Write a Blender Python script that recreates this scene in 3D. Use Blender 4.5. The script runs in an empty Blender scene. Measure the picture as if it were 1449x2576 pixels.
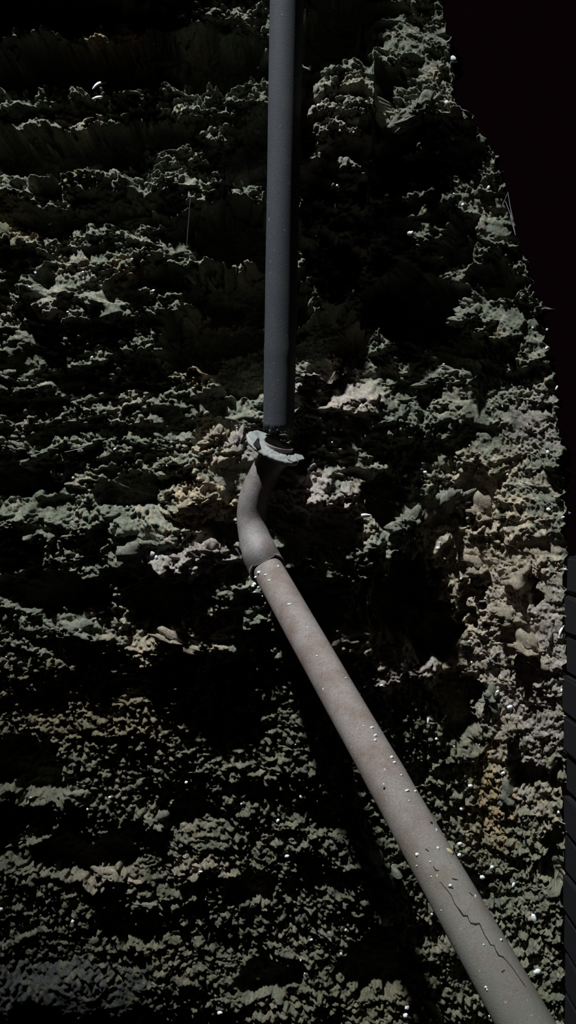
import bpy, bmesh, math, random
import numpy as np
from mathutils import Vector, Matrix

# ------------------------------------------------------------------ camera / world / light
F = 1983.0                       # focal length in pixels of the 1449x2576 frame
CZ = 2.2                         # camera height
DB = 2.60                        # distance of the back wall's mean face at the flange's height
def wall_d(py): return DB-.20*(1080-py)/1080      # the wall and the upright pipe lean the same way in this downward-tilted view

def at(px, py, d):
    return Vector(((px-724.5)/F*d, d, CZ-(py-1288.0)/F*d))

scn = bpy.context.scene
COL = scn.collection
cam_d = bpy.data.cameras.new('camera')
cam = bpy.data.objects.new('camera', cam_d)
COL.objects.link(cam)
cam.location = (0, 0, CZ)
cam.rotation_euler = (math.radians(90), 0, 0)
cam_d.sensor_fit = 'VERTICAL'
cam_d.sensor_height = 24.0
cam_d.lens = 24.0*F/2576.0
cam_d.clip_start = 0.02
scn.camera = cam

scn.view_settings.view_transform = 'Standard'
scn.view_settings.look = 'None'
scn.view_settings.gamma = 1.0
scn.view_settings.use_curve_mapping = False
scn.view_settings.exposure = 0.0

w = bpy.data.worlds.new('world')
scn.world = w
w.use_nodes = True
w.node_tree.nodes['Background'].inputs[0].default_value = (1.0, 0.28, 0.55, 1)
w.node_tree.nodes['Background'].inputs[1].default_value = 0.0022

# the shaft of cold daylight that falls down the wall from an opening high on the left
TGT = Vector((0.04, 2.4, 1.93))
LDIR = Vector((0.30, 0.32, -0.90)).normalized()
ld = bpy.data.lights.new('daylight_opening', 'SPOT')
ld.energy = 6000.0
ld.color = (0.93, 0.98, 1.0)
ld.spot_size = math.radians(23)
ld.spot_blend = 1.0
ld.shadow_soft_size = 0.13
lo = bpy.data.objects.new('daylight_opening', ld)
COL.objects.link(lo)
lo.location = TGT - LDIR*9.0
lo.rotation_euler = LDIR.to_track_quat('-Z', 'Y').to_euler()

# ------------------------------------------------------------------ helpers
rng = np.random.default_rng(11)
random.seed(5)

def tag(o, label=None, cat=None, group=None, kind=None):
    if label: o['label'] = label
    if cat: o['category'] = cat
    if group: o['group'] = group
    if kind: o['kind'] = kind
    return o

def link(name, me, parent=None, m=None):
    o = bpy.data.objects.new(name, me)
    COL.objects.link(o)
    if parent: o.parent = parent
    if m:
        me.materials.clear(); me.materials.append(m)
    return o

def empty(name, loc=(0, 0, 0)):
    o = bpy.data.objects.new(name, None)
    COL.objects.link(o); o.location = loc
    o.empty_display_size = 0.05
    return o

def local(o, parent, pts_world_origin=True):
    """mesh built in world coordinates under an empty: cancel the parent's offset"""
    o.matrix_parent_inverse = Matrix.Translation(-Vector(parent.location))
    return o

def mesh_from(name, co, faces, smooth=True):
    me = bpy.data.meshes.new(name)
    me.from_pydata([tuple(c) for c in co], [], faces)
    if smooth:
        me.polygons.foreach_set('use_smooth', [True]*len(me.polygons))
    me.update()
    return me

def grid_mesh(name, P, colr=None, smooth=True):
    """P: rows x cols x 3"""
    R, C = P.shape[:2]
    me = bpy.data.meshes.new(name)
    nv = R*C
    idx = np.arange(nv, dtype=np.int32).reshape(R, C)
    q = np.stack([idx[:-1, :-1], idx[1:, :-1], idx[1:, 1:], idx[:-1, 1:]], -1).reshape(-1, 4)
    nf = len(q)
    me.vertices.add(nv); me.loops.add(nf*4); me.polygons.add(nf)
    me.vertices.foreach_set('co', P.astype(np.float32).ravel())
    me.loops.foreach_set('vertex_index', q.ravel())
    me.polygons.foreach_set('loop_start', np.arange(0, nf*4, 4, dtype=np.int32))
    me.polygons.foreach_set('use_smooth', np.full(nf, smooth))
    me.update(calc_edges=True)
    if colr is not None:
        a = me.color_attributes.new('tone', 'FLOAT_COLOR', 'POINT')
        c4 = np.ones((nv, 4), np.float32); c4[:, :3] = colr.reshape(-1, 3)
        a.data.foreach_set('color', c4.ravel())
    return me

# ------------------------------------------------------------------ materials
def new_mat(name):
    m = bpy.data.materials.new(name); m.use_nodes = True
    nt = m.node_tree; nt.nodes.clear()
    out = nt.nodes.new('ShaderNodeOutputMaterial')
    b = nt.nodes.new('ShaderNodeBsdfPrincipled')
    nt.links.new(b.outputs[0], out.inputs[0])
    return m, nt, b

def noise(nt, vec, scale, detail=6, rough=0.6):
    n = nt.nodes.new('ShaderNodeTexNoise')
    n.inputs['Scale'].default_value = scale
    n.inputs['Detail'].default_value = detail
    n.inputs['Roughness'].default_value = rough
    nt.links.new(vec, n.inputs['Vector'])
    return n

def ramp(nt, fac, stops):
    r = nt.nodes.new('ShaderNodeValToRGB')
    el = r.color_ramp.elements
    while len(el) < len(stops): el.new(0.5)
    for e, (p, c) in zip(el, stops):
        e.position = p; e.color = (*c, 1)
    nt.links.new(fac, r.inputs[0])
    return r

def mixc(nt, fac, a, b, mode='MIX'):
    m = nt.nodes.new('ShaderNodeMix'); m.data_type = 'RGBA'; m.blend_type = mode
    if isinstance(fac, float): m.inputs[0].default_value = fac
    else: nt.links.new(fac, m.inputs[0])
    for i, v in ((6, a), (7, b)):
        if isinstance(v, tuple): m.inputs[i].default_value = (*v, 1)
        else: nt.links.new(v, m.inputs[i])
    return m.outputs[2]

def bump(nt, b, fac, dist, strength=1.0):
    n = nt.nodes.new('ShaderNodeBump')
    n.inputs['Distance'].default_value = dist
    n.inputs['Strength'].default_value = strength
    nt.links.new(fac, n.inputs['Height'])
    nt.links.new(n.outputs[0], b.inputs['Normal'])

def rubble_material(name, tint=None):
    m, nt, b = new_mat(name)
    geo = nt.nodes.new('ShaderNodeNewGeometry')
    pos = geo.outputs['Position']
    if tint is None:
        a = nt.nodes.new('ShaderNodeAttribute'); a.attribute_name = 'tone'
        base = a.outputs['Color']
    else:
        n0 = noise(nt, pos, 9, 4)
        base = ramp(nt, n0.outputs['Fac'], [(0.3, tuple(c*0.75 for c in tint)), (0.7, tuple(min(1, c*1.2) for c in tint))]).outputs[0]
    n1 = noise(nt, pos, 120, 8, 0.7)
    r1 = ramp(nt, n1.outputs['Fac'], [(0.32, (0.45, 0.45, 0.45)), (0.68, (1.35, 1.35, 1.35))])
    c = mixc(nt, 1.0, base, r1.outputs[0], 'MULTIPLY')
    n2 = noise(nt, pos, 420, 4, 0.6)
    r2 = ramp(nt, n2.outputs['Fac'], [(0.70, (0, 0, 0)), (0.76, (1, 1, 1))])
    c = mixc(nt, r2.outputs[0], c, (0.5, 0.5, 0.47))
    nt.links.new(c, b.inputs['Base Color'])
    b.inputs['Roughness'].default_value = 0.93
    b.inputs['Specular IOR Level'].default_value = 0.18
    n3 = noise(nt, pos, 210, 9, 0.72)
    bump(nt, b, n3.outputs['Fac'], 0.006, 0.9)
    return m

M_WALL = rubble_material('mossy_lime_rubble')
M_STONES = [rubble_material('stone_'+k, t) for k, t in (
    ('green_grey', (0.22, 0.226, 0.178)), ('tan', (0.36, 0.31, 0.235)),
    ('pinkish', (0.37, 0.315, 0.285)), ('olive', (0.20, 0.205, 0.135)), ('ochre', (0.38, 0.27, 0.13)))]

def pipe_material(name, base, rust, moss=None, spec=0.35, rough=0.62, bumpd=0.0012):
    m, nt, b = new_mat(name)
    geo = nt.nodes.new('ShaderNodeNewGeometry'); pos = geo.outputs['Position']
    n0 = noise(nt, pos, 14, 5, 0.6)
    c = mixc(nt, ramp(nt, n0.outputs['Fac'], [(0.42, (0, 0, 0)), (0.62, (1, 1, 1))]).outputs[0], base, rust)
    n1 = noise(nt, pos, 260, 6, 0.7)
    c = mixc(nt, 1.0, c, ramp(nt, n1.outputs['Fac'], [(0.30, (0.45, 0.42, 0.40)), (0.46, (0.95, 0.95, 0.95)), (0.72, (1.3, 1.3, 1.3))]).outputs[0], 'MULTIPLY')
    if moss:
        sx = nt.nodes.new('ShaderNodeSeparateXYZ'); nt.links.new(pos, sx.inputs[0])
        mr = nt.nodes.new('ShaderNodeMapRange')
        mr.inputs['From Min'].default_value = 1.62; mr.inputs['From Max'].default_value = 1.30
        nt.links.new(sx.outputs['Z'], mr.inputs['Value'])
        n4 = noise(nt, pos, 22, 6, 0.65)
        mm = nt.nodes.new('ShaderNodeMath'); mm.operation = 'MULTIPLY'
        nt.links.new(mr.outputs[0], mm.inputs[0])
        nt.links.new(ramp(nt, n4.outputs['Fac'], [(0.35, (0.25, 0.25, 0.25)), (0.6, (1, 1, 1))]).outputs[0], mm.inputs[1])
        c = mixc(nt, mm.outputs[0], c, moss)
    n2 = noise(nt, pos, 150, 3, 0.5)
    c = mixc(nt, ramp(nt, n2.outputs['Fac'], [(0.70, (0, 0, 0)), (0.76, (0.7, 0.7, 0.7))]).outputs[0], c, (0.55, 0.56, 0.52))
    nt.links.new(c, b.inputs['Base Color'])
    b.inputs['Roughness'].default_value = rough
    b.inputs['Specular IOR Level'].default_value = spec
    n3 = noise(nt, pos, 330, 6, 0.7)
    bump(nt, b, n3.outputs['Fac'], bumpd, 0.8)
    return m

M_UP = pipe_material('dark_blue_grey_paint', (0.038, 0.043, 0.052), (0.046, 0.048, 0.054), rough=0.7)
M_ELB = pipe_material('weathered_iron', (0.21, 0.195, 0.19), (0.16, 0.13, 0.12), rough=0.5, spec=0.5)
M_LOW = pipe_material('dusty_rusted_iron', (0.21, 0.182, 0.168), (0.165, 0.122, 0.103), (0.16, 0.168, 0.135), rough=0.7, bumpd=0.0022)
M_FLG = pipe_material('bleached_flange', (0.19, 0.20, 0.195), (0.25, 0.26, 0.25), rough=0.8)

def plain(name, c, rough=0.8, spec=0.2, bs=None):
    m, nt, b = new_mat(name)
    geo = nt.nodes.new('ShaderNodeNewGeometry')
    n = noise(nt, geo.outputs['Position'], bs or 90, 5)
    r = ramp(nt, n.outputs['Fac'], [(0.3, tuple(x*0.7 for x in c)), (0.7, tuple(min(1, x*1.2) for x in c))])
    nt.links.new(r.outputs[0], b.inputs['Base Color'])
    b.inputs['Roughness'].default_value = rough
    b.inputs['Specular IOR Level'].default_value = spec
    bump(nt, b, n.outputs['Fac'], 0.002, 0.5)
    return m

M_WHITE = plain('white_lime', (0.80, 0.86, 0.88))
M_HOLE = plain('hole_shade', (0.012, 0.010, 0.010))  # near-black paints the shade inside the crack, pits and bolt hole
M_BRICK = plain('shade_black_block', (0.006, 0.006, 0.0075), 0.85, 0.25)  # near-black colour paints the shade that lies on the block wall
M_MORTAR = plain('shade_black_mortar', (0.012, 0.010, 0.011), 0.95, 0.1)  # joints painted near-black too, for the same shade
M_WEB = plain('dusty_cobweb', (0.42, 0.46, 0.47), 0.9, 0.1)
M_LEAF = plain('dull_leaf', (0.17, 0.18, 0.07), 0.6, 0.3)
M_CHIP = plain('ochre_chip', (0.50, 0.42, 0.25), 0.8, 0.2)
M_GREY = plain('dusty_grey_clay', (0.055, 0.058, 0.060), 0.95, 0.1, 30)

# ------------------------------------------------------------------ wall relief
TX0, TX1, TY0, TY1, ST = -900, 1660, -420, 3004, 2.0
TW, TH = int((TX1-TX0)/ST), int((TY1-TY0)/ST)

def fnoise(lam_lo, lam_hi, beta=1.0, ax=1.0, seed=0):
    """band-limited noise, wavelengths in px; ax stretches it along x"""
    r = np.random.default_rng(seed)
    n = np.fft.rfft2(r.standard_normal((TH, TW)))
    fy = np.fft.fftfreq(TH, ST)[:, None]; fx = np.fft.rfftfreq(TW, ST)[None, :]/ax
    f = np.hypot(fx, fy)+1e-9
    band = 1/(1+(f*lam_lo)**6) * (1-1/(1+(f*lam_hi)**6))
    out = np.fft.irfft2(n*band*f**(-beta), s=(TH, TW))
    return (out/out.std()).astype(np.float32)

yy, xx = np.meshgrid(np.arange(TH)*ST+TY0, np.arange(TW)*ST+TX0, indexing='ij')
w1 = fnoise(30, 260, 1.2, 1, 1); w2 = fnoise(30, 260, 1.2, 1, 2)
w3 = fnoise(8, 60, 1.2, 1, 3); w4 = fnoise(8, 60, 1.2, 1, 4)
wx = xx + 13*w1 + 5*w3
wy = yy + 10*w2 + 4*w4

# authored masses: (px, py, rx, ry, metres toward the camera)
MASS = [
 # recesses
 (150,170,330,46,-.10),(560,150,120,60,-.10),(420,150,120,60,-.06),(130,385,200,52,-.09),(330,340,130,30,-.06),(560,130,120,50,-.07),(580,580,95,70,-.10),(590,740,120,75,-.12),(560,830,130,60,-.12),(690,720,70,200,-.10),(430,690,50,30,-.06),
 (500,875,90,50,-.10),(610,930,80,60,-.09),(830,850,90,70,-.09),(850,70,80,110,-.09),(1040,770,120,75,-.10),
 (1150,880,60,60,-.06),(1150,600,45,60,-.06),(1010,1500,85,95,-.12),(1080,1590,70,60,-.10),(400,1515,90,55,-.08),
 (130,1490,150,45,-.07),(55,1210,100,40,-.06),(330,1230,70,40,-.03),(1150,1790,60,75,-.06),(50,1930,110,70,-.06),
 (470,2050,70,35,-.05),(200,2150,130,40,-.05),(950,2440,100,60,-.06),(1180,1520,30,50,-.04),(960,1260,50,60,-.06),
 (1000,430,45,45,-.05),(990,220,40,50,-.04),(640,2240,60,40,-.03),(60,30,330,44,-.09),
 (330,545,60,30,-.03),(1070,430,30,50,-.04),(560,1330,40,30,-.02),(850,640,40,40,-.03),
 (1335,1490,22,30,-.05),(1325,1960,40,28,-.05),(1390,2150,28,60,-.05),(1400,1960,30,40,-.05),(680,2470,80,40,-.05),
 (300,2340,90,30,-.03),(30,2080,60,60,-.04),(1240,700,50,50,-.05),(1200,1250,50,60,-.04),(820,2050,60,40,-.04),
 # protruding masses
 (150,-70,480,50,.10),(100,320,130,10,.03),  # first entry: unseen ledge above the view, added to shade the recesses below
 (250,105,130,20,.035),(520,40,130,50,.03),(60,255,100,16,.03),(170,305,120,14,.02),(350,270,120,14,.03),
 (480,290,80,30,.025),(620,275,60,70,.03),(430,480,110,35,.035),(220,455,120,40,.03),(260,760,220,70,.03),
 (20,600,55,40,.03),(610,655,55,14,.04),(545,795,55,12,.04),(500,940,30,9,.04),(840,320,100,120,.06),(860,450,60,50,.03),(1060,290,110,35,.045),
 (1080,370,60,25,.03),(1050,570,100,85,.05),(870,745,40,16,.04),(960,800,40,12,.04),(1190,805,45,22,.04),
 (870,1020,120,65,.06),(500,1260,70,35,.05),(385,1385,110,42,.06),(520,1400,90,40,.05),(770,1235,95,62,.12),(900,1350,90,60,.03),(720,1440,70,50,.03),
 (850,895,30,10,.05),(560,1120,60,40,.04),(1020,1060,130,80,.03),(1150,1130,70,60,.02),(1040,1320,45,45,.05),(300,1320,120,30,.03),
 (440,1620,150,30,.04),(170,1590,90,25,.04),(620,1640,120,35,.03),(620,1540,60,30,.03),(1030,1680,90,35,.05),(880,1600,70,50,.03),
 (260,2210,70,14,.04),(500,2190,70,18,.04),(390,2060,50,25,.03),(180,2010,50,20,.03),(60,2110,60,18,.03),
 (960,2150,80,50,.02),(980,2310,60,30,.03),(100,2500,300,70,.05),(860,1450,120,60,.02),(260,640,180,60,.02),
 (20,1200,40,60,.02),(50,1130,120,30,.03),(110,1330,130,40,.03),(240,1040,240,50,.015),
]
big = np.zeros((TH, TW), np.float32); hollow = np.zeros((TH, TW), np.float32)
for (cx, cy, rx, ry, a) in MASS:
    sx0 = max(0, int((cx-2.2*rx-60-TX0)/ST)); sx1 = min(TW, int((cx+2.2*rx+60-TX0)/ST))
    sy0 = max(0, int((cy-2.2*ry-60-TY0)/ST)); sy1 = min(TH, int((cy+2.2*ry+60-TY0)/ST))
    u = (wx[sy0:sy1, sx0:sx1]-cx)/rx; v = (wy[sy0:sy1, sx0:sx1]-cy)/ry
    d = np.sqrt(u*u+v*v)
    if a < 0:
        g = 1/(1+np.exp((d-1.05)*15.0))
    else:
        # a ledge: swells out slowly from above, cut off sharply underneath
        g = np.clip(1-(d/1.25)**2, 0, 1)**0.8 * (0.55+0.45*np.clip(v+0.5, 0, 1))
        g *= 1/(1+np.exp((v-0.55)*9))
    B_ = big[sy0:sy1, sx0:sx1]
    if a < 0:
        np.minimum(B_, a*g*1.5+np.clip(B_, 0, 1)*(1-g), out=B_)
        V_ = hollow[sy0:sy1, sx0:sx1]; np.maximum(V_, g, out=V_)
    else:
        B_ += a*g

# broad swells: the masonry bellies out beside the pipe
for (cx, cy, rx, ry, a) in ((900, 1270, 190, 330, .105), (870, 330, 140, 210, .15), (500, 1310, 140, 190, .055), (330, 1350, 300, 260, .02), (250, 760, 200, 150, .03)):
    dd_ = ((xx-cx+20*w1)/rx)**2+((yy-cy+20*w2)/np.where(yy < cy, ry, ry*1.5))**2
    big += (a*np.exp(-dd_**1.3)*(1-.8*hollow)).astype(np.float32)

# lumps of stone and mortar stamped into the relief, each with its own outline
stamp = np.zeros((TH, TW), np.float32)
NS = 15000
for k in range(NS):
    cy = rng.uniform(TY0, TY1); cx = rng.uniform(TX0, TX1)
    fine = cy > 1650
    r = 4.5*(1-rng.random())**(-1/(2.6 if fine else 1.9)); r = min(r, 20 if fine else 40)
    asp = rng.uniform(0.9, 2.0) if fine else rng.uniform(1.6, 4.2)
    if cx > 1080: asp = rng.uniform(0.7, 1.6)
    rx, ry = r*asp**0.5*1.15, r/asp**0.5*1.15
    th = rng.normal(0.12 if not fine else 0.35, 0.35)
    R_ = int(max(rx, ry)*1.5/ST)+2
    ix, iy = int((cx-TX0)/ST), int((cy-TY0)/ST)
    if ix-R_ < 0 or iy-R_ < 0 or ix+R_ >= TW or iy+R_ >= TH: continue
    X = (wx[iy-R_:iy+R_, ix-R_:ix+R_]-cx-13*w1[iy, ix]); Y = (wy[iy-R_:iy+R_, ix-R_:ix+R_]-cy-10*w2[iy, ix])
    c, s = math.cos(th), math.sin(th)
    u = (X*c+Y*s)/rx; v = (-X*s+Y*c)/ry
    g = np.clip(1-(np.abs(u)**2.6+np.abs(v)**2.6), 0, 1)**0.55
    h = g*(r*0.00128*rng.uniform(0.35, 0.95))
    S = stamp[iy-R_:iy+R_, ix-R_:ix+R_]
    np.maximum(S, h + 0.35*S, out=S)
stamp = np.clip(stamp, 0, 0.045)

m1 = fnoise(70, 420, 1.5, 0.45, 7)
m2 = fnoise(24, 130, 1.3, 0.40, 8)
m2i = fnoise(20, 100, 1.2, 0.8, 18)
m3 = fnoise(9, 46, 1.0, 0.62, 9)
m3p = fnoise(10, 60, 1.1, 1.35, 39)
m4 = fnoise(4.5, 16, 0.5, 0.75, 10)
ridg = 1-np.abs(fnoise(30, 190, 1.4, 0.33, 12))
gap = fnoise(60, 260, 1.2, 0.55, 14)
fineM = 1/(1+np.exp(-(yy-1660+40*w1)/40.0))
pierM = 1/(1+np.exp(-(xx-1080-.05*(yy-1000)+20*w1)/40.0))
calm = np.clip(0.9+0.45*fnoise(50, 300, 1.0, 0.6, 13), 0.2, 1.3)        # smooth faces among crumbling ones
calm = np.maximum(calm, fineM)
calm = calm*(1-.3*pierM)
calm *= 1-.85/(1+np.exp((((wx-130)/270)**2+((wy-2520)/130)**2-1)*4))
gaps = -.022/(1+np.exp(-(gap-.95)*9))*(1-.5*fineM)*(1-.4*pierM)
hor = (1-fineM)*(1-.7*pierM)
mg = fnoise(11, 44, 0.8, 0.95, 19)
m3 = m3*(1-pierM)+m3p*1.15*pierM; quiet = 1-.6*hollow; vary = np.clip(.75+.5*fnoise(90, 300, 1, .8, 25), .2, 1.5)
H = (big + gaps + 0.009*m1*quiet + (0.0055*m2*hor*np.clip(calm, .5, 2) + .0065*m2i*(1-hor)*(1-.5*fineM*(1-pierM))*calm + .0046*mg*fineM*vary
     + 0.0050*m3*calm + 0.0029*m4*calm + 0.008*np.clip(ridg, -1, 1)*hor)*quiet + stamp*np.minimum(calm, 1)*(1-.35*fineM)*quiet - 0.010)
calmP = 1-.42*pierM/(1+np.exp(-(yy-1150)/60.0))/(1+np.exp((yy-1950)/80.0))
H = np.where(H > -0.05, H*calmP, H)
DROOP = 0.003*m2 + stamp*0.15 + np.clip(big, 0, 1)*0.2

def sample(T, px, py):
    fx = np.clip((px-TX0)/ST, 0, TW-1.001); fy = np.clip((py-TY0)/ST, 0, TH-1.001)
    ix = fx.astype(np.int32); iy = fy.astype(np.int32); a = fx-ix; b = fy-iy
    return (T[iy, ix]*(1-a)*(1-b)+T[iy, ix+1]*a*(1-b)+T[iy+1, ix]*(1-a)*b+T[iy+1, ix+1]*a*b)

# ------------------------------------------------------------------ wall colours (lichen, lime, clay; real staining)
GREEN, DGREEN = np.array((.235, .25, .195)), np.array((.155, .17, .125))
TAN, PINK, OCHRE, OLIVE, PALE = np.array((.50, .42, .31)), np.array((.43, .37, .335)), np.array((.46, .31, .14)), np.array((.24, .22, .135)), np.array((.5, .52, .5))
SPOTS = [
 (300,105,80,22,OCHRE,.7),(190,300,40,14,TAN,.9),(205,420,40,22,OCHRE,.6),(20,575,50,35,OCHRE,.6),(340,680,70,20,OCHRE,.4),
 (540,785,50,16,OCHRE,.6),(505,940,35,12,OCHRE,1),(130,780,90,40,PINK,.5),(820,380,90,90,PINK,.5),(850,895,32,14,TAN,1),
 (830,980,90,70,PINK,.8),(540,1120,60,45,TAN,.8),(520,1260,90,60,TAN,1.),(505,1265,50,40,OCHRE,.35),(630,1130,40,60,PINK,.6),(520,1400,95,50,PINK,.9),
 (390,1395,26,26,PALE,.9),(760,1240,100,70,PINK,1.),(900,1290,70,40,TAN,.5),(400,1600,120,50,TAN,.6),(440,1630,80,30,TAN,.6),
 (250,1760,260,110,OCHRE,.28),(1000,1680,130,70,PINK,.9),(980,1570,40,40,OCHRE,.6),(1230,1500,150,250,TAN,.95),(1330,1700,110,260,PINK,.8),
 (1200,1250,120,90,TAN,.85),(1350,1060,60,70,PINK,.6),(1240,2010,40,130,OCHRE,.6),(500,2180,80,30,TAN,.6),(260,2210,80,30,TAN,.55),
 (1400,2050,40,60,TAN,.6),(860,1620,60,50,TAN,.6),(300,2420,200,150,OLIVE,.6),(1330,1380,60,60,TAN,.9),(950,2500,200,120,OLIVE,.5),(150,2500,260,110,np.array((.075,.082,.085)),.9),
]
c1 = fnoise(40, 300, 1.2, 0.7, 21); c2 = fnoise(12, 80, 1.0, 0.8, 22); c3 = fnoise(10, 60, .8, 1, 23)
f1 = np.clip(0.5+0.35*c1+0.25*c2, 0, 1)[..., None]
tone = GREEN*f1 + DGREEN*(1-f1)
warm = 1/(1+np.exp(-(c1*0.8+c3*0.9-1.15-0.25*(1-fineM))*4))[..., None]
tone = tone*(1-warm*.75) + (TAN*.75)*warm*.75
ol = (fineM*np.clip(0.5+0.4*c2, 0, 1))[..., None]
tone = tone*(1-.6*ol)+OLIVE*.6*ol
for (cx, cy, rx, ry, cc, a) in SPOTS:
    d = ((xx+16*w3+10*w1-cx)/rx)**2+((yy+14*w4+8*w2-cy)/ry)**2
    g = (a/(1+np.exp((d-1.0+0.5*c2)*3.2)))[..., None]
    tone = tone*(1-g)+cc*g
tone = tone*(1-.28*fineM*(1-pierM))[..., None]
tone = tone.astype(np.float32)

# ------------------------------------------------------------------ wall meshes
XB = ([-420, 200, 600, 900, 1200, 1600, 1900, 2300, 3000], [930, 930, 905, 960, 1085, 1130, 1205, 1230, 1240])
XE = ([-420, 30, 150, 260, 300, 400, 600, 800, 1000, 1300, 1700, 2100, 3000], [1080, 1112, 1140, 1142, 1190, 1245, 1300, 1368, 1398, 1420, 1423, 1418, 1410])
FW = ([-420, 300, 900, 1300, 1800, 3000], [.16, .18, .22, .30, .32, .34])

rows = np.concatenate([np.linspace(-400, -44, 60), np.arange(-40, 2620, 2.1), np.linspace(2625, 2980, 60)])
xb = np.interp(rows, *XB); xe = np.interp(rows, *XE)
EN = fnoise(14, 90, 1.1, 1, 31)
jit = 5*sample(EN, np.full_like(rows, 1300.0), rows); xes = xe; xe = xes+jit

def surface(px, py, dep, nx, t_side=None):
    """px,py,dep arrays -> world positions with relief along the local normal (nx, -sqrt(1-nx^2))"""
    h = sample(H, px, py); dr = sample(DROOP, px, py)
    X = (px-724.5)/F*dep; Z = CZ-(py-1288)/F*dep; Y = dep.copy()
    ny = -np.sqrt(1-nx*nx)
    return np.stack([X+nx*h, Y+ny*h, Z-dr], -1)

NBF, NJ, NSD = 520, 190, 40
tb = np.concatenate([np.linspace(-860, -64, 90), ])
PXl, DPl, NXl = [], [], []
u = np.linspace(0, 1, NBF)
A = np.repeat(tb[None, :], len(rows), 0)
Bk = -60 + (xb[:, None]+60)*u[None, :]
pxb = np.concatenate([A, Bk], 1)
depb = np.repeat(wall_d(rows)[:, None], pxb.shape[1], 1)
depb += 0.10*np.clip((-pxb)/800, 0, 1)                       # far left eases back
# the wall eases forward just before the pier
uj = np.linspace(0, 1, NJ)[None, :]
pxj = xb[:, None]+(xes-xb)[:, None]*uj + jit[:, None]*uj**10
fw = np.interp(rows, *FW)[:, None]
prof = uj**1.15
depj = wall_d(rows)[:, None] - fw*prof
nxb = np.zeros_like(pxb); nxj = np.repeat(-0.55*np.clip(uj*4, 0, 1)*(1-0.3*uj), len(rows), 0)
# the far arris of the pier turning away
us = np.linspace(0, 1, NSD+1)[None, 1:]
ang = us*math.pi*0.55
pxs = xe[:, None]+10*np.sin(ang)
deps = (wall_d(rows)[:, None]-fw)+0.012*(1-np.cos(ang))+0.35*us**2
nxs = np.repeat(-0.385*(1-us)+0.8*us, len(rows), 0)
PY = rows[:, None]
Pb = surface(pxb, np.repeat(PY, pxb.shape[1], 1), depb, nxb)
Pj = surface(pxj, np.repeat(PY, pxj.shape[1], 1), depj, nxj)
Ps = surface(pxs, np.repeat(PY, pxs.shape[1], 1), deps, nxs)
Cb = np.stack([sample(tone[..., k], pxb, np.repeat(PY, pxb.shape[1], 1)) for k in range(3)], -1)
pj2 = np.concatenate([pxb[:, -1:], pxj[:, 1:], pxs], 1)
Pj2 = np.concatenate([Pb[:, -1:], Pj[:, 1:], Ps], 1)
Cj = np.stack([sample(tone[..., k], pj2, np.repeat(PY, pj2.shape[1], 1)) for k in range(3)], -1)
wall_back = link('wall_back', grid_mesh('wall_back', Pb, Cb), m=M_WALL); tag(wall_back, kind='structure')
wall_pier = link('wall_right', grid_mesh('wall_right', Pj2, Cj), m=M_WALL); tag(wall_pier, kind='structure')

def wall_point(px, py, lift=0.0):
    """point on the wall that is seen at px,py (close enough)"""
    b = float(np.interp(py, rows, xb)); e = float(np.interp(py, rows, xe))
    P, cols = (Pb, pxb) if px < b else (Pj, pxj)
    r = int(np.clip(np.searchsorted(rows, py), 0, len(rows)-1))
    best = None
    for rr in range(max(0, r-26), min(len(rows), r+16), 2):
        c = int(np.clip(np.searchsorted(cols[rr], px), 4, cols.shape[1]-5))
        for cc in range(max(0, c-14), min(cols.shape[1], c+15), 2):
            p = P[rr, cc]
            sx = 724.5+p[0]/p[1]*F; sy = 1288-(p[2]-CZ)/p[1]*F
            d = (sx-px)**2+(sy-py)**2+(p[1]-2.3)*30
            if best is None or d < best[0]: best = (d, p)
    p = Vector(best[1]); p.y -= lift
    return p, (wall_back if px < b else wall_pier)

# ------------------------------------------------------------------ stones bedded in the wall
def stone_mesh(name, sub, seed, rough=0.22):
    bm = bmesh.new(); bmesh.ops.create_icosphere(bm, subdivisions=sub, radius=1)
    r = np.random.default_rng(seed)
    V = np.array([v.co[:] for v in bm.verts])
    # planar facets first, then a few octaves of lumps
    out = np.ones(len(V))
    for k in range(11):
        n = r.normal(size=3); n /= np.linalg.norm(n)
        dd = r.uniform(.62, .9); dt = V@n
        out = np.minimum(out, np.where(dt > 1e-3, dd/np.maximum(dt, 1e-3), 9))
    for o, a in ((2.2, .10), (5, .06), (11, .035), (22, .02)):
        for k in range(7):
            q = r.normal(size=3)*o
            out = out + rough*a*2.2*np.sin(V@q+r.uniform(0, 6.3))
    V = V*out[:, None]
    for v, c in zip(bm.verts, V): v.co = c
    me = bpy.data.meshes.new(name); bm.to_mesh(me); bm.free()
    me.polygons.foreach_set('use_smooth', [True]*len(me.polygons))
    return me

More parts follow.
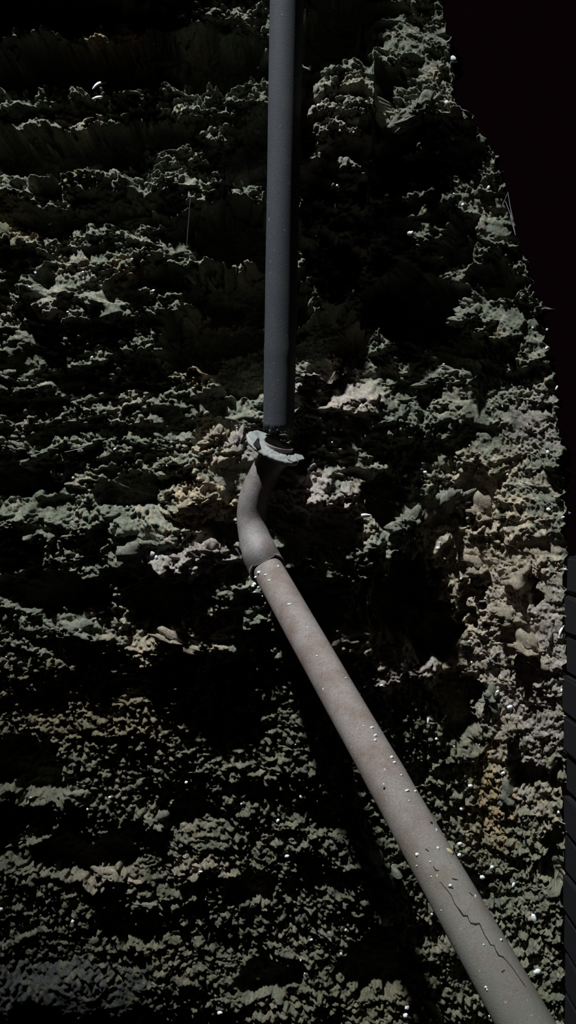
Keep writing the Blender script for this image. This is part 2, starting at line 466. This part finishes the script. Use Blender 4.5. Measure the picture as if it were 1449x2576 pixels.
SM = [[stone_mesh('stone', 4, 100+i, .9) for i in range(5)] for _ in (0,)][0]
stone_me = {}
def put_stone(px, py, rx, ry, mi, tilt=0.0, lift=0.0, k=None):
    k = random.randrange(5) if k is None else k
    key = (k, mi)
    if key not in stone_me:
        me = SM[k].copy(); me.materials.append(M_STONES[mi]); stone_me[key] = me
    p, par = wall_point(px, py)
    o = bpy.data.objects.new('stone', stone_me[key]); COL.objects.link(o)
    o.parent = par
    sx, sz = rx*0.00135, ry*0.00135
    sy = min(sx, sz*1.6)*0.9
    o.location = (p.x, p.y+sy*(0.62-lift), p.z)
    o.scale = (sx, sy, sz)
    o.rotation_euler = (random.uniform(-.25, .1), tilt, random.uniform(-.2, .2))
    return o
STONES = [
 (385,1390,72,36,0,.05),(505,1270,48,22,1,-.1),(520,1400,58,26,2,.1),(755,1225,70,36,2,.1),(850,895,26,10,1,.0),
 (610,657,44,14,0,-.1),(1190,806,40,22,0,.1),(1115,800,14,8,0,0),(482,1558,22,12,1,-.1),(530,1540,12,8,1,.4),(1040,1325,40,34,0,.2),
 (1080,275,60,22,0,-.45),(1020,295,40,22,0,-.5),(1085,370,46,20,0,-.3),(540,1635,26,12,1,.5),(885,745,26,16,0,-.4),
 (450,1620,60,18,1,.25),(190,1590,50,22,0,.1),(260,2205,46,12,1,.35),(330,2225,26,9,1,.4),(500,2185,50,14,1,.4),
 (390,2070,34,20,0,.1),(175,2010,38,16,0,.2),(55,2115,34,14,1,-.4),(350,2285,40,12,0,.25),(300,2310,28,9,1,.3),
 (1010,1390,26,24,0,.3),(830,1340,30,14,0,.1),(1330,1440,50,36,1,-.5),(1215,1440,40,30,1,-.3),(1290,1560,60,30,1,-.2),
 (1230,1300,44,34,1,.2),(1150,1260,40,34,0,.2),(1350,1650,50,30,1,.2),(1300,1850,34,30,1,.0),(1390,1600,24,30,2,.1),
 (1010,1010,30,10,0,.0),(1110,960,44,16,0,-.1),(1150,1055,16,10,0,.1),(950,1100,28,14,0,.3),(1050,1120,34,18,0,.0),
 (870,1620,30,22,0,.3),(640,1545,34,18,0,.0),(600,1120,20,26,2,.2),(550,1110,36,22,1,-.1),(250,100,30,10,0,.0),(300,100,34,9,4,.1),
 (500,25,50,20,0,.2),(30,245,40,10,0,.3),(180,300,34,9,1,.3),(430,475,34,20,0,.0),(230,440,26,16,0,.0),(1040,640,40,16,0,-.1),
 (1240,1760,26,26,0,.4),(1190,1720,30,24,0,.6),(1290,2010,30,34,0,.1),(960,2180,50,34,0,.1),(820,2360,40,16,0,.6),(990,2310,30,22,1,.0),
 (60,1130,40,12,0,.1),(20,600,30,24,3,.0),(420,1660,24,10,1,.3),(1060,1690,30,14,2,-.2),(990,1720,34,12,2,-.2),(940,1660,26,12,2,.1),
]
for s in STONES: put_stone(*s[:5], tilt=s[5])
for k in range(110):
    py = random.uniform(20, 2560); px = random.uniform(5, float(np.interp(py, *XE))-25)
    fine = py > 1680
    r = random.uniform(6, 12) if fine else random.uniform(8, 20)
    put_stone(px, py, r*random.uniform(1, 1.7), r*random.uniform(.45, .8), random.choice((0, 0, 0, 3, 3, 1) if not fine else (0, 3, 3, 1)), random.gauss(.15, .3), lift=-.05)

# ------------------------------------------------------------------ white lime flecks stuck to the wall
def fleck_mesh(seed):
    bm = bmesh.new(); bmesh.ops.create_icosphere(bm, subdivisions=2, radius=1)
    r = random.Random(seed)
    for v in bm.verts:
        v.co *= r.uniform(.72, 1.15)
    me = bpy.data.meshes.new('white_fleck'); bm.to_mesh(me); bm.free()
    me.polygons.foreach_set('use_smooth', [True]*len(me.polygons)); me.materials.append(M_WHITE)
    return me
FM = [fleck_mesh(i) for i in range(5)]
FLECKS = [(1141,160,6,9),(1122,265,5,6),(1137,350,5,9),(1100,386,4,4),(1040,408,3,5),(931,410,3,3),(848,473,5,4),(969,493,5,5),
 (1030,589,8,6),(1160,519,4,5),(1228,475,4,5),(1105,652,6,3),(865,345,5,3),(876,335,4,3),(885,352,4,3),(130,570,5,3),(335,655,3,2),
 (213,690,3,3),(213,704,3,3),(389,733,4,3),(110,818,5,4),(185,775,4,5),(175,790,3,3),(77,726,5,2),(211,976,4,5),(186,1203,4,4),
 (358,1373,4,3),(383,1392,7,8),(395,1400,4,5),(260,1539,8,3),(322,1275,3,3),(162,1632,3,5),(407,1655,4,4),(633,1633,5,4),(587,1601,4,4),
 (800,985,5,5),(790,1010,5,4),(840,1080,4,4),(815,1090,6,4),(857,1080,3,3),(870,1050,4,3),(787,1160,3,9),(1068,1188,5,4),(1020,1196,5,4),
 (993,1215,4,3),(1000,1270,7,5),(985,1262,5,3),(1140,1187,5,3),(1090,1290,4,6),(1100,1380,5,4),(1113,1455,4,3),(1185,1463,5,4),
 (1327,1610,3,3),(1330,1663,7,3),(1250,1740,5,4),(1280,1778,7,6),(1410,1735,6,6),(1375,1140,4,6),(1375,1280,6,5),(1413,1300,5,3),(1418,1430,5,3),
 (1262,1943,5,4),(1305,1975,4,9),(1183,1975,6,5),(1160,2030,6,6),(1112,2000,4,3),(1037,1910,4,9),(1152,2117,6,5),(1152,2148,5,5),
 (1235,2178,5,6),(1208,2201,7,6),(1287,2220,4,8),(1341,2305,7,11),(1348,2438,9,7),(1024,2530,6,5),(1024,2550,7,6),(1060,2533,4,4),
 (150,1910,5,3),(471,1965,4,4),(493,1976,5,7),(277,2001,4,4),(223,2034,3,3),(720,2148,6,4),(699,2063,4,6),(505,2190,5,3),(516,2260,5,4),
 (650,2457,5,4),(556,2540,7,4),(185,2317,4,5),(5,2285,6,6),(858,2395,3,4),(783,2355,4,3),(750,1760,3,5),(996,2383,3,8),
 (858,1997,2,4),(754,2000,3,4),(1095,1855,5,4),(1077,1812,3,8),(985,1785,4,3),(1080,2560,4,4),(1410,1960,4,4),(1403,2040,5,4),(960,1720,5,3),
 (905,1740,4,4),(870,1688,3,4),(1280,2470,3,3),(1150,2350,3,3),(640,170,5,3),(460,42,4,3),(385,112,3,2),(240,258,3,2),(1395,975,3,6),(1370,880,4,5),(1378,830,3,4)]
def put_fleck(p, par, a, b, rot=0.0, me=None, name='white_fleck'):
    o = bpy.data.objects.new(name, me or random.choice(FM)); COL.objects.link(o)
    o.parent = par
    if par.type == 'EMPTY': o.matrix_parent_inverse = Matrix.Translation(-Vector(par.location))
    o.location = p; s = p.y/F
    o.scale = (a*s, min(a, b)*s*.8, b*s); o.rotation_euler = (0, rot, 0)
    return o
for (px, py, a, b) in FLECKS:
    p, par = wall_point(px, py, 0.014)
    put_fleck(p, par, a*1.05, b*1.05, random.uniform(-.6, .6))
for k in range(120):
    py = random.uniform(200, 2560)
    px = random.uniform(720, float(np.interp(py, *XE))-15) if random.random() < .72 else random.uniform(10, 700)
    p, par = wall_point(px, py, 0.011)
    r = random.uniform(1.6, 3.4)
    put_fleck(p, par, r, r*random.uniform(.6, 1.4), random.uniform(-1, 1))

# ------------------------------------------------------------------ pipes
def frame_axes(t):
    t = t.normalized()
    a = Vector((0, -1, 0)) if abs(t.y) < .95 else Vector((1, 0, 0))
    x = (a - t*a.dot(t)).normalized()
    return x, t.cross(x)

def tube_rings(path, radii, seg=72, wob=0.0, ends=None, seed=0):
    """returns list of rings (points); parallel transported"""
    r = np.random.default_rng(seed)
    n = len(path); rings = []; x = None
    for i in range(n):
        t = (path[min(i+1, n-1)]-path[max(i-1, 0)]).normalized()
        if x is None: x, y = frame_axes(t)
        else:
            x = (x - t*x.dot(t)).normalized(); y = t.cross(x)
        ring = []
        for k in range(seg):
            a = 2*math.pi*k/seg
            rr = radii[i]*(1+wob*(math.sin(3*a+i*.21+seed)+math.sin(5*a-i*.13))*.5)
            p = path[i]+x*math.cos(a)*rr+y*math.sin(a)*rr
            ring.append(p)
        rings.append((ring, t))
    return rings

def skin(rings, name, parent, m, closed=False):
    seg = len(rings[0]); co = [p for R in rings for p in R]; fs = []
    n = len(rings)
    for i in range(n if closed else n-1):
        j = (i+1) % n
        for k in range(seg):
            k2 = (k+1) % seg
            fs.append((i*seg+k, i*seg+k2, j*seg+k2, j*seg+k))
    me = mesh_from(name, co, fs)
    bm = bmesh.new(); bm.from_mesh(me); bmesh.ops.recalc_face_normals(bm, faces=bm.faces); bm.to_mesh(me); bm.free()
    me.polygons.foreach_set('use_smooth', [True]*len(me.polygons))
    o = link(name, me, parent, m); local(o, parent)
    return o

def hollow_tube(path, radii, thick, name, parent, m, seg=72, wob=0.0, ragged0=None, ragged1=None, seed=0):
    outer = tube_rings(path, radii, seg, wob, seed=seed)
    inner = tube_rings(path, [r-thick for r in radii], seg, wob, seed=seed)
    def rag(rs, idx, f):
        ring, t = rs[idx]
        for k in range(seg): ring[k] = ring[k]+t*f(2*math.pi*k/seg)
    for rs in (outer, inner):
        if ragged0: rag(rs, 0, ragged0)
        if ragged1: rag(rs, -1, ragged1)
    rings = [r for r, t in outer]+[r for r, t in reversed(inner)]
    return skin(rings, name, parent, m, closed=True)

def lerp_path(pts, n):
    """Catmull-Rom through pts"""
    P = [pts[0]+(pts[0]-pts[1])]+list(pts)+[pts[-1]+(pts[-1]-pts[-2])]
    out = []
    for i in range(1, len(P)-2):
        for k in range(n):
            t = k/n
            p0, p1, p2, p3 = P[i-1], P[i], P[i+1], P[i+2]
            out.append(0.5*((2*p1)+(p2-p0)*t+(2*p0-5*p1+4*p2-p3)*t*t+(3*p1-p0-3*p2+p3)*t**3))
    out.append(pts[-1])
    return out

RP = 0.049                         # pipe radius
# upright pipe
p_low = at(701, 1078, 2.475); p_top = at(721.5, 0, 2.27)
p_far = p_low+(p_top-p_low)*1.5
up = empty('upright_pipe', p_low)
tag(up, 'dark blue-grey upright pipe ending in a ragged broken edge above the flange', 'pipe')
rj = random.Random(3); jag = [rj.uniform(-.009, .012) for _ in range(72)]
def rag_up(a):
    k = int(a/(2*math.pi)*72) % 72
    return -(jag[k]+.006*math.sin(2*a+1))
def up_r(i, n):
    z = 1.5*(i/n)
    return RP
N = 110
path = [p_low+(p_far-p_low)*(i/N) for i in range(N+1)]
bulge_i = int(N*(1078-862)/1078/1.5)
rad = [RP*(1+.022*math.exp(-((i-bulge_i)/1.4)**2)) for i in range(N+1)]
hollow_tube(path, rad, .005, 'pipe_shaft', up, M_UP, ragged0=rag_up, wob=.006)

# diagonal pipe: from inside the elbow's socket out toward the viewer and down
q0 = at(662, 1412, 2.50); q1 = at(1292, 2525, 1.425)
qd = (q1-q0).normalized(); L = (q1-q0).length
low = empty('diagonal_pipe', q0+(q1-q0)*1.0)
tag(low, 'long dusty grey-brown rusted pipe slanting down to the lower right corner', 'pipe')
n2 = 150; end = 1.36
path = [q0+(q1-q0)*(end*i/n2-.03) for i in range(n2+1)]
rad = []
for i in range(n2+1):
    s = end*i/n2-.03
    rad.append(RP*(.985+.012*math.sin(s*9)*.4+(.016 if .59 < s < .66 else 0)*math.sin((s-.59)/.07*math.pi)))
low_shaft = hollow_tube(path, rad, .005, 'pipe_shaft', low, M_LOW, wob=.008, seed=4)

# crack, chips and flecks on the diagonal pipe
def on_pipe(px, py, lift=0.0):
    """first hit of the camera ray on the diagonal pipe's cylinder"""
    o = Vector((0, 0, CZ)); d = (at(px, py, 1)-o).normalized()
    w0 = o-q0; dp = d-qd*d.dot(qd); wp = w0-qd*w0.dot(qd); r = RP+lift
    a = dp.dot(dp); b = 2*dp.dot(wp); c = wp.dot(wp)-r*r
    D = b*b-4*a*c
    if D < 0: D = 0
    return o+d*((-b-math.sqrt(D))/(2*a))
def strip(pts, widths, name, parent, m, normal_from=None, thick=.0012):
    """thin faceted strip hugging the pipe, with thickness"""
    co, fs = [], []
    for i, (p, wd) in enumerate(zip(pts, widths)):
        ax = p-(q0+qd*(p-q0).dot(qd)); nrm = ax.normalized()
        t = (pts[min(i+1, len(pts)-1)]-pts[max(i-1, 0)]).normalized(); s = t.cross(nrm).normalized()
        for a, b in ((-1, 0), (-1, 1), (1, 1), (1, 0)):
            co.append(p+s*a*wd/2+nrm*(thick*b-.0008))
    for i in range(len(pts)-1):
        for k in range(4):
            k2 = (k+1) % 4
            fs.append((i*4+k, i*4+k2, i*4+4+k2, i*4+4+k))
    fs.append((0, 1, 2, 3)); e = (len(pts)-1)*4; fs.append((e+3, e+2, e+1, e))
    o = link(name, mesh_from(name, co, fs, False), parent, m); local(o, parent); return o
cr1 = [(1106,2217),(1121,2234),(1135,2252),(1142,2270),(1150,2282),(1158,2292),(1165,2303),(1176,2304),(1179,2313),(1184,2322),(1196,2325),(1206,2323),(1211,2334),(1219,2352),(1228,2366),(1234,2377),(1243,2378),(1246,2388),(1255,2404),(1265,2407),(1274,2416),(1290,2436),(1310,2465),(1323,2483)]
cw = [.0008,.0014,.0016,.0012,.0018,.0030,.0034,.0028,.0012,.0022,.0040,.0026,.0014,.0014,.0018,.0020,.0018,.0012,.0030,.0024,.0012,.0011,.001,.0006]
crk = strip([on_pipe(*c) for c in cr1], cw, 'crack', low, M_HOLE, thick=.0010); crk['label'] = 'jagged dark crack running along the pipe'  # dark strip on the surface, painted as the shade within the crack
for c in ([(1090,2180),(1097,2190),(1104,2189)], [(1137,2210),(1145,2212),(1152,2213)], [(1180,2244),(1190,2254)], [(1070,2135),(1078,2141)], [(1270,2440),(1262,2446)],[(1128,2232),(1140,2234)]):
    strip([on_pipe(*k) for k in c], [.0016, .0026, .001][:len(c)], 'pit', low, M_HOLE, thick=.0009)
PF = [(727,1520,6,3),(652,1440,7,5),(644,1452,6,4),(668,1446,5,3),(677,1460,4,3),(640,1470,6,6),(636,1475,5,5),(813,1735,2,5),(935,1830,6,3),(944,1850,5,4),
 (944,1862,4,4),(985,1905,5,5),(992,1918,5,4),(968,1938,3,6),(966,1975,3,7),(1024,1989,7,4),(1029,2014,3,2),(1045,1990,4,3),(1099,2090,3,8),(1102,2134,4,6),(1049,2150,6,5),
 (1133,2228,5,5),(1197,2256,3,7),(1261,2365,4,5),(1217,2377,3,4),(1082,2168,3,3),(774,1578,3,2),(797,1650,3,2),(1222,2484,5,4),(1225,2490,3,3),(870,1705,3,2),(700,1425,3,4),(915,1826,2,2),
 (660,1500,2,3),(640,1490,4,3),(650,1478,4,4),(1048,2178,3,2),(1085,2205,3,2),(1110,2290,2,2),(1010,1950,3,3)]
for (px, py, a, b) in PF:
    p = on_pipe(px, py)
    put_fleck(p, low, a*.85, b*.85, -.3)
ch = link('chip', fleck_mesh(44), low, M_CHIP); local(ch, low); ch.location = on_pipe(1132, 2142)
ch.scale = (.009, .004, .004); ch.rotation_euler = (0, .7, 0); ch['label'] = 'ochre flake'
for (px, py) in ((967, 1983), (1085, 2070), (642, 1462)):
    o = link('pit', fleck_mesh(60+px), low, M_HOLE); local(o, low); o.location = on_pipe(px, py); o.scale = (.003, .002, .003)

# elbow with its flange
e_pts = [at(700, 1116, 2.46), at(689, 1150, 2.475), at(664, 1195, 2.49), at(640, 1250, 2.505), at(633, 1305, 2.515), at(641, 1355, 2.50), at(655, 1395, 2.475), at(668, 1421, 2.452)]
elb = empty('pipe_elbow', at(640, 1290, 2.5))
tag(elb, 'curved iron pipe elbow with a broken flange, between upright and slanting pipes', 'pipe elbow')
ep = lerp_path(e_pts, 14)
# last stretch follows the diagonal pipe's axis so that the socket sits square on it
sock_end = q0+(q1-q0)*.030
k0 = len(ep)-18
for i in range(k0, len(ep)):
    t = (i-k0)/(len(ep)-1-k0)
    tgt = sock_end-qd*(1-t)*.075
    s = t*t*(3-2*t)
    ep[i] = ep[i]*(1-s)+tgt*s
er = []
for i in range(len(ep)):
    t = i/(len(ep)-1)
    f_ = min(1, max(0, (t-.60)/.34)); er.append(.0475+.0035*max(0, 1-t*5)+.0105*f_*f_*(3-2*f_))
hollow_tube(ep, er, .0045, 'elbow_body', elb, M_ELB, wob=.006, seed=2)
# rolled lip at the socket's mouth
lp = [sock_end-qd*.003+qd*.008*k/3 for k in range(4)]
o = hollow_tube(lp, [er[-1]+.0002, er[-1]+.0012, er[-1]+.0012, er[-1]+.0003], .005, 'socket_lip', elb, M_ELB)

# flange: a tilted broken plate with a worn hole
fn = Vector((.42, -.42, .80)).normalized()
fc = at(689, 1127, 2.455)
fx = (Vector((.86, 0, -.5))); fx = (fx-fn*fx.dot(fn)).normalized(); fy = fn.cross(fx)      # fy points back/up
seg = 120; rr = random.Random(9)
walk = [0.0]
for i in range(seg-1): walk.append(walk[-1]*.8+rr.uniform(-.004, .004))
def fl_out(k):
    a = 2*math.pi*k/seg
    r = .094+walk[k]*.6
    back = max(0, math.cos(a-math.radians(62)))       # crumbled toward the back right
    r -= .030*back**1.5
    if math.radians(8) < a < math.radians(30): r -= .012*rr.random()
    return r, a
def hole_r(a): return .0475+.003*math.sin(3*a)
prof_rows = []
outs = [fl_out(k) for k in range(seg)]
hc = fx*.010+fy*.006
NRd = 9
top, bot = [], []
for j in range(NRd):
    s = j/(NRd-1); tr, br = [], []
    for k in range(seg):
        r, a = outs[k]
        inner = fc+hc+(fx*math.cos(a)+fy*math.sin(a))*hole_r(a)
        outer = fc+(fx*math.cos(a)+fy*math.sin(a))*r
        p = inner.lerp(outer, s)
        wv = (.0016*math.sin(7*a+j)+.0014*rr.uniform(-1, 1))*(1 if 0 < j < NRd-1 else .5)
        tr.append(p+fn*(.006+wv+.004*math.exp(-((s-.0)/.2)**2)))
        br.append(p-fn*(.004+.004*(1-s)))
    top.append(tr); bot.append(br)
flg = skin(top+list(reversed(bot)), 'flange', elb, M_FLG, closed=True)
flg['label'] = 'tilted bleached flange plate with a broken rim'
def shard(pts, name, parent, m, depth=.004, lab=None):
    """a small broken plate: outline points extruded along the flange normal"""
    n = len(pts); co = [p+fn*depth/2 for p in pts]+[p-fn*depth/2 for p in pts]
    fs = [tuple(range(n)), tuple(reversed(range(n, 2*n)))]+[(i, n+i, n+(i+1) % n, (i+1) % n) for i in range(n)]
    o = link(name, mesh_from(name, co, fs, False), parent, m); local(o, parent)
    if lab: o['label'] = lab
    return o
def fl(px, py, up_=.0, d=2.44):
    """point on the flange plane under a pixel"""
    o_ = Vector((0, 0, CZ)); dd = (at(px, py, 1)-o_)
    t = (fc+fn*up_-o_).dot(fn)/dd.dot(fn)
    return o_+dd*t
# black plate painted as the shade in the bolt hole, and the broken neck edge standing round the opening
shard([fl(637,1117,.010), fl(647,1103,.010), fl(651,1102,.010), fl(650,1112,.010), fl(655,1121,.010), fl(651,1129,.010), fl(643,1123,.010)], 'bolt_hole', elb, M_HOLE, .003, 'rusted-through bolt hole')
rim = []
for k in range(0, 60):
    a = math.radians(-40+k*4.0); base = fc+hc+(fx*math.cos(a)+fy*math.sin(a))*(.050+rr.uniform(-.001, .001))
    rim.append((base, .007+.007*abs(math.sin(k*.9))*rr.random()))
co, fs = [], []
for i, (b_, h_) in enumerate(rim):
    out_ = (b_-fc-hc).normalized()*.0035
    co += [b_-fn*.003, b_+fn*h_, b_+out_+fn*h_*.9, b_+out_-fn*.003]
for i in range(len(rim)-1):
    for k in range(4):
        fs.append((i*4+k, i*4+(k+1) % 4, i*4+4+(k+1) % 4, i*4+4+k))
o = link('broken_rim', mesh_from('broken_rim', co, fs, False), elb, M_FLG); local(o, elb)
for pts in ([(724,1155),(733,1140),(742,1150),(748,1160),(737,1163)], [(733,1138),(746,1130),(758,1142),(765,1155),(752,1158),(742,1150)], [(722,1150),(731,1137),(734,1140),(728,1156)], [(676,1082),(692,1078),(697,1082),(684,1087)]):
    shard([fl(*p, .010) for p in pts], 'rust_flake', elb, M_FLG, .004)

# ------------------------------------------------------------------ block wall, shade painted into its dark colour, on the far right, leaning in over the pier
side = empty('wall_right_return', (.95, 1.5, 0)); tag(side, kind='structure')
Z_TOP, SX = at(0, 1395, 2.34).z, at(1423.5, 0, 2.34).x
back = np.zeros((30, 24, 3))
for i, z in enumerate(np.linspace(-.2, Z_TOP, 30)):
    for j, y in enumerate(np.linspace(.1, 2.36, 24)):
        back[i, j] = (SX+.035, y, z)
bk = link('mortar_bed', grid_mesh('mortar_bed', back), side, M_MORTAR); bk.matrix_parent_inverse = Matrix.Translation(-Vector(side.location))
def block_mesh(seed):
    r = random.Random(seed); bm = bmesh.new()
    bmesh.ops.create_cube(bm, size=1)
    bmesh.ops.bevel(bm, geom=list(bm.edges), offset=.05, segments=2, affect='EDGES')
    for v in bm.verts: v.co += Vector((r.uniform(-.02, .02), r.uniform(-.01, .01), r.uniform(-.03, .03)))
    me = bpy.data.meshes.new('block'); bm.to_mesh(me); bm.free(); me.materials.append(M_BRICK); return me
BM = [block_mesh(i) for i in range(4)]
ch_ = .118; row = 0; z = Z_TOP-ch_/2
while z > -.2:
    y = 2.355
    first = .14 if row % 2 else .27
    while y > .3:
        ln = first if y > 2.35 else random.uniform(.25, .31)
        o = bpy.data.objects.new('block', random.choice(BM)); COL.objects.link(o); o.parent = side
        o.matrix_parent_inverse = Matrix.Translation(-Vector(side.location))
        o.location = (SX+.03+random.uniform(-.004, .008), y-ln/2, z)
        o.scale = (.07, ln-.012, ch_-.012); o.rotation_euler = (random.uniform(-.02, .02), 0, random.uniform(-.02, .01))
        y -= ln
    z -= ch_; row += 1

# ------------------------------------------------------------------ feathers, cobwebs, leaf
def feather(px, py, ln, wd, rot, name, label, cat):
    p, par = wall_point(px, py, .006)
    s = p.y/F; n = 9; co, fs = [], []
    for i in range(n):
        t = i/(n-1); hw = wd*s*math.sin(math.pi*(t*.9+.08))**.8*.5
        y = -.004*math.sin(math.pi*t)
        x = (t-.5)*ln*s; bend = .10*ln*s*math.sin(math.pi*t)
        co += [(x, y, bend-hw), (x, y-.0018, bend), (x, y, bend+hw), (x, y+.0012, bend)]
    for i in range(n-1):
        for k in range(4): fs.append((i*4+k, i*4+(k+1) % 4, i*4+4+(k+1) % 4, i*4+4+k))
    fs += [(0, 1, 2, 3), tuple((n-1)*4+k for k in (3, 2, 1, 0))]
    o = link(name, mesh_from(name, co, fs), None, M_WHITE); o.location = p; o.rotation_euler = (0, -rot, 0)
    tag(o, label, cat, 'feathers caught on the wall'); return o
feather(912,1298,44,9,.25,'feather','small white feather caught on the wall right of the elbow','feather')
feather(1411,1590,34,9,1.2,'feather','white curled feather on the outer edge of the tan pier','feather')
feather(241,214,40,9,.45,'feather','pale grey feather in the dark upper left of the wall','feather')
feather(250,254,52,8,.15,'feather','long pale grey feather lying on a ledge in the upper left','feather')
feather(1222,1293,12,4,.3,'feather','tiny white feather tip at mid height on the pier','feather')
feather(1075,1270,10,3,0,'feather','tiny pale feather barb left of the pier','feather') if False else None

def strands(paths, name, label, cat, r=.0007, m=M_WEB):
    cu = bpy.data.curves.new(name, 'CURVE'); cu.dimensions = '3D'; cu.bevel_depth = r; cu.bevel_resolution = 1
    for pts in paths:
        sp = cu.splines.new('POLY'); sp.points.add(len(pts)-1)
        for q, p in zip(sp.points, pts): q.co = (*p, 1)
    tmp = bpy.data.objects.new('t', cu); COL.objects.link(tmp)
    dg = bpy.context.evaluated_depsgraph_get()
    me = bpy.data.meshes.new_from_object(tmp.evaluated_get(dg)); bpy.data.objects.remove(tmp)
    me.materials.clear(); o = link(name, me, None, m); tag(o, label, cat, {'cobweb': 'cobwebs on the wall', 'root': 'root fibres at the pier edge'}[cat]); return o
def wl(p0, p1, sag=4, n=7, d=None, lift=.012):
    out = []
    a = wall_point(*p0, lift)[0] if d is None else at(*p0, d)
    b = wall_point(*p1, lift)[0] if d is None else at(*p1, d)
    for i in range(n):
        t = i/(n-1); p = a.lerp(b, t); p.z -= sag*.00128*4*t*(1-t); out.append(p)
    return out
strands([wl((1282,485),(1300,585),2), wl((1284,490),(1296,560),3), wl((1278,505),(1302,575),1), wl((1281,500),(1262,520),1), wl((1290,540),(1300,590),1)],
        'cobweb', 'dusty cobweb hanging on the upper outer edge of the pier', 'cobweb', .0009)
strands([wl((1385,1250),(1432,1293),3,d=2.36), wl((1388,1240),(1425,1300),3,d=2.36), wl((1400,1270),(1436,1291),2,d=2.36), wl((1380,1262),(1420,1282),2,d=2.36), wl((1390,1290),(1432,1292),3,d=2.36)],
        'cobweb', 'ragged pale cobweb sticking out of the pier edge at mid height', 'cobweb', .0014)
strands([wl((1305,1212),(1355,1224),1), wl((1300,1206),(1350,1226),2), wl((1310,1220),(1345,1222),1)], 'cobweb', 'short white cobweb strands on the tan upper pier face', 'cobweb', .0009)
strands([wl((975,1262),(1055,1268),3), wl((990,1278),(1045,1262),2), wl((1000,1265),(1010,1290),1)], 'cobweb', 'white cobweb stretched across the dark hollow left of the pier', 'cobweb', .001)
strands([wl((240,770+360),(190,1133),2), wl((160,1138),(215,1126),2)], 'cobweb', 'faint cobweb strands on the left wall at flange height', 'cobweb', .0008)
strands([wl((285,1210),(378,1243),4), wl((300,1225),(340,1245),2), wl((290,1230),(360,1238),2)], 'cobweb', 'bluish cobweb in the hollow left of the elbow', 'cobweb', .0007)
strands([wl((480,500),(470,640),1,lift=.02)], 'cobweb', 'thin upright cobweb thread left of the upright pipe', 'cobweb', .0005)
for i, (a, b, lab) in enumerate((((1412,1708),(1449,1714),'upper'), ((1416,1800),(1449,1802),'second'), ((1410,2068),(1449,2082),'third'), ((1414,1548),(1436,1552),'topmost'))):
    strands([wl(a, b, 1, d=2.33)], 'root_fibre', {'topmost': 'short pale root fibre between pier and dark block wall, highest of the four',
            'upper': 'pale root fibre bridging pier and dark block wall, second from the top',
            'second': 'thick pale root fibre bridging pier and dark block wall, third from the top',
            'third': 'pale root fibre low on the pier edge, lowest of the four'}[lab], 'root', .0016)

# fallen leaf
p, par = wall_point(1078, 2530, .03)
n = 11; co, fs = [], []
for i in range(n):
    t = i/(n-1); hw = .020*math.sin(math.pi*(t*.92+.05))**.8
    c_ = Vector((t*.075, -.008*math.sin(t*3.1), -t*.085+.012*math.sin(t*3.1)))
    nn = Vector((.085, 0, .075)).normalized()
    co += [c_-nn*hw+Vector((0, -.006, 0)), c_, c_+nn*hw+Vector((0, -.005, 0)), c_+Vector((0, .0015, 0))]
for i in range(n-1):
    for k in range(4): fs.append((i*4+k, i*4+(k+1) % 4, i*4+4+(k+1) % 4, i*4+4+k))
leaf = link('leaf', mesh_from('leaf', co, fs), None, M_LEAF); leaf.location = p+Vector((-.03, 0, .04))
tag(leaf, 'dull yellow-green fallen leaf under the slanting pipe near the bottom', 'leaf')
